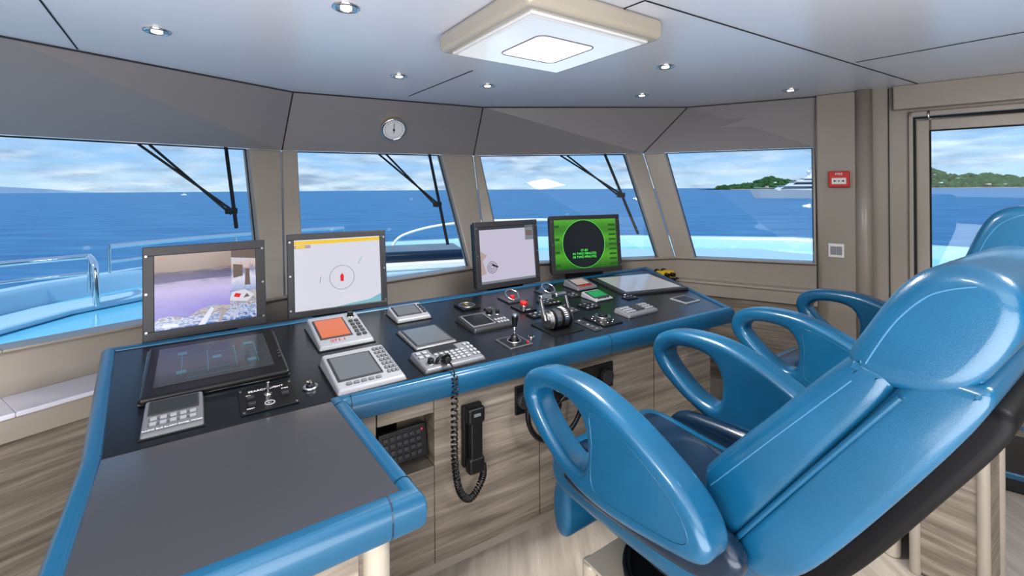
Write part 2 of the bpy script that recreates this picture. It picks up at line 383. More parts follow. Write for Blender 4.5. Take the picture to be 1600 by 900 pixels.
def fp(name,u0,u1,z0,z1,m='wood'):
    return slab(name,[(u0,fv(u0),z0),(u1,fv(u1),z0),(u1,fv(u1),z1),(u0,fv(u0),z1)],(0,.11,0),m,con,bevel=.002)
fp('panel_1',.345,.53,.06,.735);fp('panel_2',.534,.75,.645,.735);fp('panel_3',.534,.75,.06,.44);fp('panel_4',.752,1.24,.06,.735)
fp('panel_5',1.246,1.97,.06,.735);fp('panel_6',1.976,2.44,.06,.735)
slab('toe_kick',[(.345,fv(.345)+.03,0),(2.44,fv(2.44)+.03,0),(2.44,fv(2.44)+.03,.06),(.345,fv(.345)+.03,.06)],(0,.05,0),'taupe',con)
box('recess_back',(.642,1.745,.54),(.22,.01,.21),'black',con)
box('wing_front_panel',(.07,1.072,.40),(.46,.015,.66),'wood',con)
box('wing_side_panel',(.345,1.37,.39),(.012,.54,.68),'wood',con)
cyl('corner_post',(.345,1.08,.365),.032,.73,'beige',con,bevel=.004)
tube('desk_side_left',[(-.17,1.08,.70),(-.17,2.34,.70)],.004,'seal',con)
prism('monitor_shelf',[(-.20,2.50),(2.72,2.50),(2.66,2.62),(-.20,2.66)],.79,.83,'black',con)
kp=grp('alarm_keypad',W(.645,fv(.645)+.05,.53),(math.radians(-12),0,ANG))
box('case',(0,0,0),(.19,.03,.12),'black',kp,bevel=.005)
for r in range(4):
    for c_ in range(6):
        box('key_%d_%d'%(r,c_),(-.07+c_*.026,-.017,.035-r*.024),(.018,.006,.014),'bezel',kp,bevel=.001)
box('led',(.075,-.017,.04),(.006,.004,.006),'s_red',kp)

# ---------------------------------------------------------------- devices on the desk
TILT=math.atan(.0706)
def inst(name,u,v,rz=0):
    return grp(name,W(u,v,dz(v)),(TILT if v>1.6 else 0,0,ANG+rz))
def wedge(name,w,d,h0,h1,m,parent,bevel=.008):
    vs=[(-w/2,-d/2,0),(w/2,-d/2,0),(w/2,d/2,0),(-w/2,d/2,0),(-w/2*.94,-d/2*.94,h0),(w/2*.94,-d/2*.94,h0),(w/2*.94,d/2*.94,h1),(-w/2*.94,d/2*.94,h1)]
    fs=[(3,2,1,0),(4,5,6,7),(0,1,5,4),(1,2,6,5),(2,3,7,6),(3,0,4,7)]
    return mesh(name,vs,fs,m,parent,bevel=bevel)
def device(name,u,v,w,d,h0,h1,body,scr,smat,keys=None,rz=0,knob=None,keym='bezel',frame='bezel'):
    g=inst(name,u,v,rz); wedge('case',w,d,h0,h1,body,g)
    a=math.atan((h1-h0)/(d*.94)); hm=(h0+h1)/2
    def on(x,y,o=0): return (x,y,hm+y*math.tan(a)+o)
    x0,x1,y0,y1=scr
    cx,cy=(x0+x1)/2,(y0+y1)/2
    box('screen_frame',on(cx,cy,.001),(x1-x0+.016,y1-y0+.016,.005),frame,g,bevel=.002,rot=(a,0,0))
    box('screen',on(cx,cy,.0025),(x1-x0,y1-y0,.004),smat,g,rot=(a,0,0))
    box('foot_gasket',(0,0,.002),(w*1.02,d*1.02,.004),'seal',g,bevel=.001)
    if keys:
        for (kx0,kx1,ky0,ky1,nx,ny) in keys:
            for i in range(nx):
                for j in range(ny):
                    x=kx0+(kx1-kx0)*(i+.5)/nx; y=ky0+(ky1-ky0)*(j+.5)/ny
                    box('key',on(x,y,.003),((kx1-kx0)/nx*.68,(ky1-ky0)/ny*.6,.006),keym,g,bevel=.0015,rot=(a,0,0))
    if knob:
        for (x,y,r) in knob:
            cyl('knob',on(x,y,.010),r,.02,'black',g,seg=20,rot=(a,0,0),bevel=.002)
            torus('knob_ring',on(x,y,.002),r*1.25,.0025,'chrome',g,rot=(a,0,0),n=24,k=6)
    return g,on,a
g=inst('touch_control_display',.065,2.10)
box('frame',(0,0,.014),(.44,.48,.028),'black',g,bevel=.012)
tube('silver_edge',[(-.215,-.235,.008),(-.222,.235,.008),(.222,.235,.008),(.215,-.235,.008)],.006,'steel',g,cyclic=True)
box('screen',(-.005,.01,.0285),(.36,.36,.002),'s_dark',g)
for (x0,x1,y) in [(-.15,-.02,.12),(-.15,.14,.06),(.0,.14,-.02),(-.13,.05,-.09),(-.10,.12,-.14)]:
    box('diagram_line',((x0+x1)/2,y,.0300),(x1-x0,.0025,.0006),'s_dim',g)
for x in(-.11,-.03,.06,.13):
    box('diagram_riser',(x,.0,.0300),(.0025,.22,.0006),'s_dim',g)
for i in range(3):
    for j in range(3):
        if (i+j)%2==0: box('icon',(-.11+i*.11,-.08+j*.09,.0302),(.03,.028,.001),'s_dim',g)
for i in range(3):
    box('knob_side',(.203,-.1+i*.03,.03),(.012,.012,.006),'bezel',g,bevel=.002)
g,on,a=device('alarm_panel_display',-.058,1.745,.155,.19,.012,.03,'grey',(-.055,.055,.01,.07),'s_dark',[(-.06,.06,-.06,-.01,5,2)],keym='lgrey')
text('label',"RADIO BUS ALARM PANEL MK200",(0,-.079,.0185),.0095,'text',g)
g=inst('searchlight_panel',.196,1.732)
box('plate',(0,0,.003),(.165,.17,.006),'black',g,bevel=.002)
text('label',"SEARCH LIGHT",(0,.06,.0065),.016,'text',g)
text('label_l',"PORT",(-.055,-.058,.0065),.009,'text',g); text('label_r',"STBD",(.055,.035,.0065),.009,'text',g); text('label_o',"ON",(-.055,.035,.0065),.009,'text',g)
for x,y in[(-.05,.01),(.05,-.01),(-.05,-.035)]:
    box('rocker',(x,y,.01),(.022,.016,.010),'bezel',g,bevel=.002)
cyl('stick_base',(0,.005,.01),.012,.01,'chrome',g,bevel=.002); cyl('stick',(0,.005,.032),.005,.045,'chrome',g,bevel=.001)
torus('dial',(0,-.045,.006),.014,.002,'tgrey',g,n=24,k=6); text('dial_no',"0-1",(0,-.045,.0065),.008,'text',g)
for x in(-.075,.075):
    for y in(-.077,.077): cyl('screw',(x,y,.007),.004,.002,'steel',g,seg=12)
g=inst('key_switch',.328,1.733); torus('bezel',(0,0,.004),.02,.006,'chrome',g,n=24); cyl('core',(0,0,.009),.014,.016,'black',g); box('key',(0,0,.02),(.006,.024,.012),'steel',g,bevel=.002); cyl('led',(.0,.045,.003),.005,.006,'chrome',g)
g,on,a=device('echo_sounder_display',.535,2.175,.235,.30,.02,.055,'lgrey',(-.09,.03,-.08,.09),'s_orange',[(.05,.10,-.11,.06,2,5)],knob=[(.075,.10,.014)],keym='bezel')
text('digits',"071.1",on(-.03,-.11,.001),.03,'s_red',g,rot=(a,0,0))
g,on,a=device('navigation_plotter',.515,1.755,.25,.28,.02,.045,'lgrey',(-.10,.045,-.075,.085),'s_grey',[(.065,.112,-.10,.11,3,7),(-.09,.04,-.118,-.095,5,1)],keym='grey')
device('gps_display',.905,2.265,.185,.16,.02,.045,'lgrey',(-.07,.045,-.04,.05),'s_grey',[(.058,.082,-.05,.05,1,4)],keym='bezel')
g,on,a=device('autopilot_touch_panel',.865,1.955,.20,.23,.010,.016,'grey',(-.08,.08,-.09,.09),'s_grey')
g,on,a=device('radio_control_keypad',.845,1.70,.27,.165,.018,.03,'grey',(-.05,.05,.03,.062),'s_dark',[(-.06,.08,-.06,.02,6,4),(.09,.125,-.06,.06,2,4),(-.125,-.07,.0,.06,2,2)],keym='lgrey',knob=[(-.095,-.04,.012)])
g,on,a=device('radar_control_unit',1.195,1.985,.235,.19,.018,.032,'bezel',(-.10,.015,-.06,.06),'s_blk',[(.03,.10,-.08,-.02,4,2)],knob=[(.05,.045,.018),(.09,.03,.011)],keym='lgrey',frame='grey')
g=inst('rudder_angle_gauge',1.24,2.255); box('plate',(0,0,.006),(.11,.11,.012),'black',g,bevel=.003); cyl('dial',(0,0,.013),.042,.003,'bezel',g); torus('ring',(0,0,.014),.043,.003,'steel',g,n=30,k=6); box('needle',(.0,.012,.0155),(.003,.04,.001),'s_yel',g); box('bar',(0,-.015,.0155),(.05,.006,.001),'s_dgrn',g)
g=inst('bow_thruster_joystick',1.18,1.71); box('plate',(0,0,.004),(.125,.125,.008),'steel',g,bevel=.002); box('plate_in',(0,0,.0085),(.10,.10,.002),'black',g)
cyl('boot',(0,0,.022),.026,.03,'black',g,r2=.012); cyl('stick',(0,.0,.06),.006,.07,'chrome',g); cyl('grip',(0,0,.10),.010,.05,'black',g,r2=.016,bevel=.004); cyl('cap',(0,0,.128),.012,.008,'chrome',g,bevel=.003)
torus('collar',(0,0,.012),.03,.004,'chrome',g,n=24,k=6); cyl('red_lamp',(.045,-.045,.012),.005,.008,'red',g)
g=inst('engine_throttle_levers',1.475,1.76); g.scale=(.92,.92,.92)
box('base_plate',(0,0,.004),(.20,.21,.008),'black',g,bevel=.003)
cyl('drum',(0,0,.055),.052,.13,'steel',g,rot=(0,math.pi/2,0),bevel=.004,seg=40)
for x in(-.05,0,.05): cyl('band',(x,0,.055),.055,.018,'black',g,rot=(0,math.pi/2,0),seg=40,bevel=.002)
for i in range(12):
    a_=math.radians(20+i*12); box('scale_%d'%i,(.025,-.0535*math.cos(a_),.055+.0535*math.sin(a_)),(.018,.003,.003),'text',g,rot=(-a_,0,0))
for s_ in(-1,1):
    x=s_*.080
    slab('lever',[(x,-.012,.055),(x,.02,.055),(x,.055,.155),(x,.035,.160)],(s_*.014,0,0),'steel',g,bevel=.003)
    cyl('handle',(x-s_*.028,.047,.165),.014,.075,'chrome',g,rot=(0,math.pi/2,0),bevel=.005)
cyl('side_cap_l',(-.07,0,.055),.04,.014,'steel',g,rot=(0,math.pi/2,0),bevel=.003); cyl('side_cap_r',(.07,0,.055),.04,.014,'steel',g,rot=(0,math.pi/2,0),bevel=.003)
g=inst('emergency_stop_button',1.505,2.085); box('plate',(0,0,.004),(.10,.12,.008),'black',g,bevel=.002); cyl('collar',(0,0,.015),.020,.015,'chrome',g,bevel=.002); cyl('mushroom',(0,0,.032),.021,.020,'red',g,bevel=.006); text('label',"STOP",(0,-.045,.0085),.012,'text',g)
for i,(u_,v_) in enumerate([(1.545,2.255),(1.83,2.268)]):
    g=inst('guarded_switch',u_,v_); box('plate',(0,0,.004),(.13,.13,.008),'bezel',g,bevel=.002); torus('guard',(0,0,.03),.042,.005,'chrome',g,rot=(.5,0,0),n=30); cyl('button',(0,0,.016),.014,.02,'red' if i==0 else 'black',g,bevel=.003)
    tube('legs',[(-.04,-.02,.005),(-.04,-.02,.02)],.004,'chrome',g); tube('legs_r',[(.04,-.02,.005),(.04,-.02,.02)],.004,'chrome',g)
for k_,(u_,v_,w_,d_) in enumerate([(1.52,1.955,.14,.07),(1.70,1.95,.10,.12),(1.70,2.10,.12,.09),(1.33,2.16,.05,.05),(1.85,1.93,.10,.09),(1.625,1.70,.05,.16),(2.20,1.93,.09,.06),(1.92,2.14,.07,.06)]):
    g=inst('switch_plate',u_,v_); box('plate',(0,0,.004),(w_,d_,.008),'bezel' if k_%2 else 'black',g,bevel=.002)
    nx=max(1,int(w_/.03)); ny=max(1,int(d_/.03))
    for i in range(nx):
        for j in range(ny): box('key',((i+.5)/nx*w_-w_/2,(j+.5)/ny*d_-d_/2,.01),(.014,.012,.005),['grey','lgrey','bezel','grey','lgrey','grey','bezel'][(i*3+j*5+k_)%7],g,bevel=.002)
device('speed_log_display',2.105,2.27,.18,.15,.02,.045,'grey',(-.06,.05,-.035,.045),'s_tan',[(-.06,.05,-.062,-.045,4,1)],keym='red')
device('wind_display',2.02,2.03,.15,.14,.015,.035,'lgrey',(-.055,.055,-.035,.04),'green',[(-.05,.05,-.06,-.045,4,1)],keym='bezel')
g=inst('steering_mode_dial',1.75,1.72); box('plate',(0,0,.005),(.135,.16,.010),'black',g,bevel=.003); cyl('dial',(0,0,.02),.042,.022,'steel',g,bevel=.003); cyl('dial_top',(0,0,.034),.026,.01,'black',g,bevel=.002)
for i in range(10):
    a_=i*2*math.pi/10; cyl('dot',(.055*math.cos(a_),.055*math.sin(a_),.011),.003,.003,'text',g,seg=10)
g,on,a=device('intercom_keypad',2.02,1.725,.25,.115,.02,.03,'grey',(-.02,.03,-.02,.035),'s_dark',[(-.11,-.035,-.035,.035,4,3),(.045,.11,-.035,.035,3,3)],keym='lgrey')
g=inst('flat_chart_screen',2.50,2.12,math.radians(-14))
box('frame',(0,0,.010),(.50,.42,.02),'bezel',g,bevel=.008); tube('edge',[(-.247,-.207,.012),(-.247,.207,.012),(.247,.207,.012),(.247,-.207,.012)],.004,'steel',g,cyclic=True)
box('screen',(0,0,.0205),(.43,.35,.002),'s_panel',g)
g=inst('alarm_repeater',2.47,1.73); box('frame',(0,0,.006),(.14,.12,.012),'lgrey',g,bevel=.003); box('glass',(0,0,.0125),(.115,.095,.002),'black',g)
g=inst('push_button',1.286,1.723); cyl('collar',(0,0,.004),.016,.008,'chrome',g,bevel=.002); cyl('cap',(0,0,.01),.010,.008,'black',g,bevel=.002)
g=grp('binoculars',(1.22,3.70,.66),(0,0,.4))
box('stand',(0,0,.06),(.14,.12,.13),'black',g,bevel=.01)
for s_ in(-1,1):
    cyl('barrel',(s_*.032,0,.155),.022,.09,'yellow',g,rot=(math.pi/2,0,0),r2=.03,bevel=.003); cyl('eyepiece',(s_*.028,-.06,.155),.016,.04,'black',g,rot=(math.pi/2,0,0),bevel=.003); cyl('objective',(s_*.034,.05,.155),.032,.015,'black',g,rot=(math.pi/2,0,0),bevel=.002)
box('bridge',(0,-.01,.155),(.05,.04,.018),'black',g,bevel=.004)

# ---------------------------------------------------------------- monitors
def monitor(name,L,Rr,zb,h,bez,tilt=.10):
    L=Vector(L);Rr=Vector(Rr); c=(L+Rr)/2; w=(Rr-L).length; an=math.atan2(Rr.y-L.y,Rr.x-L.x)
    g=grp(name,(c.x,c.y,zb),(-tilt,0,an))
    t=.05
    box('rear_housing',(0,.035,h/2),(w*.96,t,h*.96),'black',g,bevel=.008)
    box('bezel_top',(0,0,h-bez/2),(w,.03,bez),'bezel',g,bevel=.004); box('bezel_bottom',(0,0,bez/2),(w,.03,bez),'bezel',g,bevel=.004)
    box('bezel_left',(-w/2+bez/2,0,h/2),(bez,.03,h-2*bez+.004),'bezel',g,bevel=.004); box('bezel_right',(w/2-bez/2,0,h/2),(bez,.03,h-2*bez+.004),'bezel',g,bevel=.004)
    for sx in(-1,1):
        for z_ in(.04,h/2,h-.04): cyl('screw',(sx*(w/2-.012),-.016,z_),.005,.003,'steel',g,seg=12,rot=(math.pi/2,0,0))
    sw,sh=w-2*bez,h-2*bez
    def q(nm,x0,x1,z0,z1,m,o=0):
        X0,X1=-sw/2+x0*sw,-sw/2+x1*sw; Z0,Z1=bez+z0*sh,bez+z1*sh; y=-.006-o*.0006
        return mesh(nm,[(X0,y,Z0),(X1,y,Z0),(X1,y,Z1),(X0,y,Z1)],[(0,1,2,3)],m,g)
    def qp(nm,pts,m,o=1):
        y=-.006-o*.0006
        return mesh(nm,[(-sw/2+x*sw,y,bez+z*sh) for x,z in pts],[tuple(range(len(pts)))],m,g)
    box('foot',(0,.05,-.02),(w*.5,.06,.06),'black',g,bevel=.004)
    return g,q,qp,sw,sh,bez
g,q,qp,sw,sh,bz=monitor('camera_monitor',(-1.56,1.94),(-1.19,2.22),.865,.40,.040)
q('screen',0,1,0,1,'s_sea')
q('inset_top',.74,1,.42,1,'s_cam',1); q('inset_bottom',.72,1,0,.42,'s_clutter',1)
qp('window_dark',[(.76,.60),(.86,.62),(.86,.78),(.76,.80)],'s_brown',2); qp('person',[(.88,.48),(.94,.48),(.93,.72),(.89,.72)],'s_brown',2); qp('rail_dark',[(.74,.90),(1,.86),(1,1),(.74,1)],'s_brown',2)
qp('tender',[(.72,.28),(.90,.24),(.98,.33),(.88,.42),(.74,.40)],'s_pale',2); qp('tender_red',[(.76,.33),(.82,.31),(.84,.36),(.78,.38)],'s_red',3); qp('tender_dark',[(.86,.30),(.93,.31),(.90,.36)],'s_brown',3)
qp('deck_far',[(0,0),(.72,0),(.72,.22),(.52,.26),(.40,.20),(.30,.12),(.16,.17),(.05,.17),(0,.12)],'s_clutter',1)
qp('hull_l',[(.40,0),(.47,.0),(.56,.20),(.53,.23)],'s_white',2); qp('hull_m',[(.60,0),(.63,.0),(.67,.18),(.65,.20)],'s_tan',2)
qp('rib_b',[(.06,.03),(.22,.02),(.20,.06),(.08,.08)],'s_white',2)
q('tick',.04,.10,.955,.963,'s_orange',5)
g,q,qp,sw,sh,bz=monitor('chart_monitor',(-1.117,2.288),(-.696,2.55),.862,.42,.032)
q('screen',0,1,0,1,'s_pale'); q('menu_bar',0,1,.935,.985,'s_yel',1); q('menu_top',0,1,.985,1,'s_white',1); q('legend',.0,.18,.88,.925,'s_tan',1); q('legend_b',.02,.12,.885,.92,'s_yel',2)
cx,cz=0.03*sw,bz+.42*sh
torus('range_ring',(cx,-.0075,cz),.062,.0009,'s_dark',g,rot=(math.pi/2,0,0),n=48,k=5)
mesh('own_ship',[(cx-.008,-.0075,cz-.02),(cx+.008,-.0075,cz-.02),(cx+.009,-.0075,cz+.008),(cx,-.0075,cz+.022),(cx-.009,-.0075,cz+.008)],[(0,1,2,3,4)],'s_red',g)
tube('track',[(cx+.085,-.0078,cz+.065),(cx+.105,-.0078,cz+.10)],.0012,'green',g); tube('track_b',[(cx-.11,-.0078,cz-.02),(cx-.105,-.0078,cz+.015)],.0012,'green',g)
qp('land',[(.45,0),(1,0),(1,.12),(.85,.05),(.65,.03)],'s_cyan')
g,q,qp,sw,sh,bz=monitor('plotter_monitor',(-.227,2.906),(.186,3.19),.862,.43,.034)
q('screen',0,1,0,1,'s_lilac'); q('side',.84,1,.72,1,'s_grey',1); q('top',0,1,.95,1,'s_dark',1); q('side_b',.86,.98,.80,.9,'s_brown',2)
for i in range(3): torus('compass_ring_%d'%i,(-.30*sw,-.008,bz+.28*sh),.012+.012*i,.0016,'s_blk',g,rot=(math.pi/2,0,0),n=30,k=5)
box('mark',(-.25*sw,-.008,bz+.30*sh),(.05,.001,.01),'s_blk',g,rot=(0,.4,0)); qp('coast',[(0,.15),(.10,.18),(.04,.4),(.12,.5),(.0,.58)],'s_tan'); q('status',0,1,0,.04,'s_grey',1)
g,q,qp,sw,sh,bz=monitor('radar_monitor',(.28,3.30),(.825,3.50),.885,.42,.03)
q('screen',0,1,0,1,'s_radar')
cyl('ppi_disc',(-.02,-.0075,bz+.5*sh),.174,.001,'s_blk',g,rot=(math.pi/2,0,0),seg=60)
torus('ppi_ring',(-.02,-.0085,bz+.5*sh),.175,.0012,'s_gtxt',g,rot=(math.pi/2,0,0),n=60,k=5)
text('radar_text',"ST-BY\nIN TWO MINUTES\nIN TWO MINUTES",(-.02,-.0095,bz+.30*sh),.024,'s_gtxt',g,rot=(math.pi/2,0,0))
for i in range(9): q('row_%d'%i,.87,.99,.05+i*.10,.09+i*.10,'s_dgrn',2)
for i in range(4): q('rowl_%d'%i,.01,.08,.06+i*.26,.11+i*.26,'s_dgrn',2)

# ---------------------------------------------------------------- handset
hs=grp('telephone_handset',W(.905,fv(.905),.525),(0,0,ANG-.05))
box('cradle',(0,-.012,0),(.085,.024,.24),'black',hs,bevel=.006)
box('grip',(0,-.045,-.005),(.055,.03,.21),'black',hs,bevel=.01); box('ear',(0,-.040,.09),(.075,.045,.065),'black',hs,bevel=.012); box('mouth',(0,-.040,-.105),(.07,.045,.065),'black',hs,bevel=.012)
box('label',(0,-.064,.095),(.03,.002,.012),'grey',hs)
co=grp('handset_cord',(0,0,0),(0,0,ANG))
base=[(.80,1.61,.835),(.80,1.57,.83),(.80,1.555,.78),(.80,1.56,.60),(.805,1.565,.45),(.83,1.57,.34),(.88,1.575,.30),(.93,1.575,.36),(.935,1.58,.41)]
cp=[];
for i in range(len(base)-1):
    for j in range(30):
        t=j/30
        p0=Vector(base[max(0,i-1)]);p1=Vector(base[i]);p2=Vector(base[i+1]);p3=Vector(base[min(len(base)-1,i+2)])
        cp.append(.5*((2*p1)+(-p0+p2)*t+(2*p0-5*p1+4*p2-p3)*t*t+(-p0+3*p1-3*p2+p3)*t**3))
hel=[]
for k_,p in enumerate(cp):
    if k_<55: hel.append(p); continue
    d=(cp[min(k_+1,len(cp)-1)]-cp[k_-1]).normalized(); s1=d.cross(Vector((0,1,0))).normalized(); s2=d.cross(s1)
    for j in range(4):
        a_=(k_*4+j)*2*math.pi/14; hel.append(p+(s1*math.cos(a_)+s2*math.sin(a_))*.011)
tube('coil',hel,.0034,'black',co,res=2)
g=inst('cord_hook',.80,1.66); tube('hook',[(-.03,0,.0),(-.03,-.01,.04),(0,-.015,.05),(.03,-.01,.04),(.03,0,.0)],.007,'black',g,smooth=True); cyl('plug',(0,-.03,.035),.012,.05,'black',g,rot=(1.2,0,0),bevel=.003)
sw_=grp('steering_wheel',W(1.27,fv(1.27)-.08,.57),(math.radians(90),0,ANG-.05))
torus('rim',(0,0,0),.145,.011,'black',sw_,n=56)
cyl('hub',(0,0,-.01),.03,.03,'black',sw_,bevel=.004)
for i in range(3):
    a_=math.radians(-90+120*i); tube('spoke_%d'%i,[(0,0,0),(.145*math.cos(a_),.145*math.sin(a_),0)],.007,'black',sw_)
cyl('shaft',(0,0,-.045),.018,.07,'black',sw_)
box('mount_plate',(.12,.03,-.074),(.56,.12,.012),'black',sw_,bevel=.003)
for x in(-.12,.35): cyl('socket',(x,.03,-.06),.035,.03,'bezel',sw_,bevel=.004)

# ---------------------------------------------------------------- chairs
def chair(u,v,rz=0,lean=0):
    g=grp('helm_chair',W(u,v,0),(0,0,ANG+rz))
    V=.90
    def P(l): return [(a-V,b) for a,b in l]
    def PL(l):
        out=[]
        for a,b in l:
            y=a-.62; z=b-.68; c_,s_=math.cos(-lean),math.sin(-lean)
            out.append((.62+y*c_-z*s_-V,.68+y*s_+z*c_))
        return out
    arm=[(1.262,.835),(1.235,.895),(1.16,.928),(1.06,.940),(.95,.935),(.84,.905),(.74,.862),(.655,.815),(.60,.765),(.578,.710),(.605,.668),(.70,.645),(.85,.625),(.98,.628),(1.09,.665),(1.19,.725),(1.245,.78)]
    hole=[(1.195,.825),(1.15,.868),(1.06,.878),(.99,.86),(.955,.80),(.960,.72),(.99,.69),(1.06,.705),(1.14,.760)]
    inset=[(.93,.885),(.84,.868),(.74,.825),(.66,.775),(.625,.72),(.66,.69),(.78,.672),(.90,.665),(.93,.70),(.925,.80)]
    for sx,nm in((-1,'armrest_left'),(1,'armrest_right')):
        x0,x1=sorted((sx*.285,sx*.385))
        profile(nm,[P(arm),P(hole)],x0,x1,.026,'blue',g)
        for xx in (sx*.306,sx*.364):
            st=[(1.205,.905),(1.13,.928),(1.06,.938),(.95,.933),(.84,.903),(.74,.860),(.655,.813)]
            tube('arm_stitch',[(xx,a-V,b+.001) for a,b in st],.0014,'seam',g,smooth=True)
        st=[p for p in catmull(P(inset),3)]
        tube('side_panel_seam',[(sx*.3850,p.x,p.y) for p in st],.0016,'bluetrim',g,cyclic=True)
        box('arm_bracket_'+nm,(sx*.265,-.22,.66),(.05,.12,.10),'black',g,bevel=.01)
    seat=[(1.27,.555),(1.25,.60),(1.15,.615),(.95,.60),(.75,.595),(.66,.60),(.62,.55),(.64,.47),(.80,.455),(1.15,.455),(1.25,.48)]
    profile('seat_cushion',[P(seat)],-.265,.265,.045,'blue',g)
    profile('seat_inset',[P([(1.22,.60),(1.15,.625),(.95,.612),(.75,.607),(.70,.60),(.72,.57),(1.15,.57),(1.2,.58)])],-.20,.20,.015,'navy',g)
    bol=[(1.16,.57),(1.10,.64),(.95,.66),(.75,.67),(.62,.70),(.56,.66),(.585,.60),(.70,.55),(1.0,.53),(1.12,.54)]
    for sx in(-1,1):
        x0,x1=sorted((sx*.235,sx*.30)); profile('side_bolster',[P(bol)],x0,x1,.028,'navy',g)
    profile('leg_rest',[P([(1.25,.50),(1.29,.46),(1.31,.36),(1.29,.28),(1.25,.26),(1.22,.30),(1.22,.40),(1.21,.47)])],-.22,.22,.028,'blue',g)
    back=[(.69,.775),(.66,.83),(.53,.985),(.385,1.155),(.35,1.175),(.30,1.13),(.42,.935),(.575,.70),(.63,.645),(.68,.68)]
    profile('back_cushion',[PL(back)],-.235,.235,.028,'blue',g)
    shell=[(.62,.645),(.50,.83),(.33,1.09),(.27,1.16),(.20,1.175),(.175,1.14),(.28,.95),(.44,.70),(.52,.625),(.58,.605)]
    profile('back_outer_pad',[PL(shell)],-.23,.23,.022,'blue',g)
    profile('back_shell',[PL([(.55,.62),(.40,.78),(.24,1.06),(.19,1.11),(.165,1.07),(.265,.89),(.40,.67),(.48,.585)])],-.13,.17,.02,'shell',g)
    head=[(.378,1.165),(.345,1.235),(.30,1.31),(.255,1.355),(.20,1.368),(.15,1.345),(.135,1.29),(.165,1.21),(.215,1.145),(.29,1.125),(.35,1.135)]
    profile('headrest',[PL(head)],-.235,.235,.032,'blue',g)
    for sx in(-1,1):
        s1=[(.664,.765),(.52,.94),(.365,1.125)]
        tube('stitch_front',[(sx*.2345,a,b) for a,b in PL(s1)],.0016,'seam',g)
        s2=[(.612,.655),(.45,.895),(.29,1.12)]
        tube('piping_back',[(sx*.2345,a,b) for a,b in PL(s2)],.006,'bluetrim',g,smooth=True)
        s3=[(.342,1.165),(.310,1.235),(.272,1.29),(.235,1.325),(.19,1.336)]
        tube('stitch_head',[(sx*.2345,a,b) for a,b in PL(s3)],.0016,'seam',g,smooth=True)
    cyl('swivel_plate',(0,-.05,.42),.20,.025,'black',g,bevel=.005); cyl('column',(0,-.02,.35),.07,.17,'steel',g)
    torus('foot_ring',(0,-.02,.29),.20,.013,'black',g)
    cyl('foot_plate',(0,-.02,.272),.21,.02,'black',g,bevel=.004)
    box('pedestal_core',(0,.0,.13),(.42,.46,.255),'wood',g,bevel=.03)
    for sx in(-1,1):
        for sy in(-1,1): cyl('pedestal_corner',(sx*.20,sy*.22,.13),.03,.262,'beige',g,bevel=.008)
    box('pedestal_cap',(0,0,.258),(.44,.48,.012),'beige',g,bevel=.005)
    return g
chair(1.28,.90)
c2=chair(2.54,.90,0,.17)
# tall timber side housing of the second chair's pedestal
box('pedestal_housing',(-.12,-.40,.285),(.25,.20,.57),'wood',c2,bevel=.02)
for sx in(-1,1):
    for sy in(-1,1): cyl('housing_corner',(-.12+sx*.12,-.40+sy*.095,.285),.018,.57,'taupe',c2,bevel=.004)
box('housing_lid',(-.12,-.40,.575),(.27,.22,.02),'taupe',c2,bevel=.006)

g=grp('deck_step',dwp(1.1,0,.60),(0,0,math.atan2(DW.y,DW.x)))
box('tread',(0,0,.05),(.9,.5,.10),'black',g,bevel=.01); box('nosing',(0,-.255,.085),(.9,.02,.03),'bluetrim',g,bevel=.005)
g=grp('grab_handle_bracket',dwp(1.02,.62,.0),(0,0,math.atan2(DW.y,DW.x)))
box('back_plate',(0,-.01,0),(.26,.02,.16),'black',g,bevel=.005); box('steel_block',(-.03,-.05,0),(.14,.07,.10),'lgrey',g,bevel=.01)
for x in(-.07,.02): cyl('knob',(x,-.09,.02),.02,.03,'steel',g,rot=(math.pi/2,0,0),bevel=.004)

# ---------------------------------------------------------------- wipers
def wiper(i,sa,sb,tb,s0,s1,t1):
    g=grp('window_wiper')
    piv=wp(i,sb,tb,.14)
    for k_ in(0,.04):
        tube('arm',[wp(i,sa+k_,.0,.13),piv+Vector((.0,0,.01-k_*.8))],.008,'seal',g)
    tube('blade',[wp(i,s0,-.01,.12),wp(i,s1,t1,.12)],.012,'seal',g)
    box('joint',piv,(.07,.03,.04),'seal',g,bevel=.005)
wiper(0,.43,.80,.44,.775,.815,.55)
wiper(1,.487,.79,.45,.769,.82,.80)
wiper(2,.533,.83,.40,.80,.86,.78)

# ---------------------------------------------------------------- exterior
hull=grp('foredeck')
outer=[(-4.4,-1),(-5.2,2.5),(-5.1,5),(-4.5,6.8),(-2.9,8.5),(-.5,9.4),(2.5,9.6),(5.5,9.0),(7.6,7.0),(8.2,3.5),(8,-1)]
inner=[(5.05,-1),(5.05,1.6),(2.45,3.75),(1.42,4.15),(-.30,4.05),(-1.66,3.16),(-2.34,2.08),(-2.85,1.2),(-2.85,-1)]
ring=outer+inner
prism('deck',ring,.10,.30,'deckp',hull)
prism('hull_side',ring,-5.2,.05,'hull',hull)
sweep('bulwark',[(x,y,.30) for x,y in outer],[(-.18,0),(-.18,.18),(-.12,.22),(.02,.22),(.06,.16),(.06,-.4)],'hull',hull,closed=False)
prism('coachroof',[(-2.6,4.6),(-3.2,5.6),(-1.8,7.0),(1,7.8),(4.0,7.6),(5.6,5.6),(4.8,4.6)],.28,.50,'hull',hull,bevel=.08)
box('sunpad_base',(-1.25,6.2,.55),(1.2,.9,.10),'white',hull,bevel=.03,rot=(0,0,.3)); box('sunpad',(-1.25,6.2,.66),(1.1,.8,.14),'navy',hull,bevel=.05,rot=(0,0,.3))
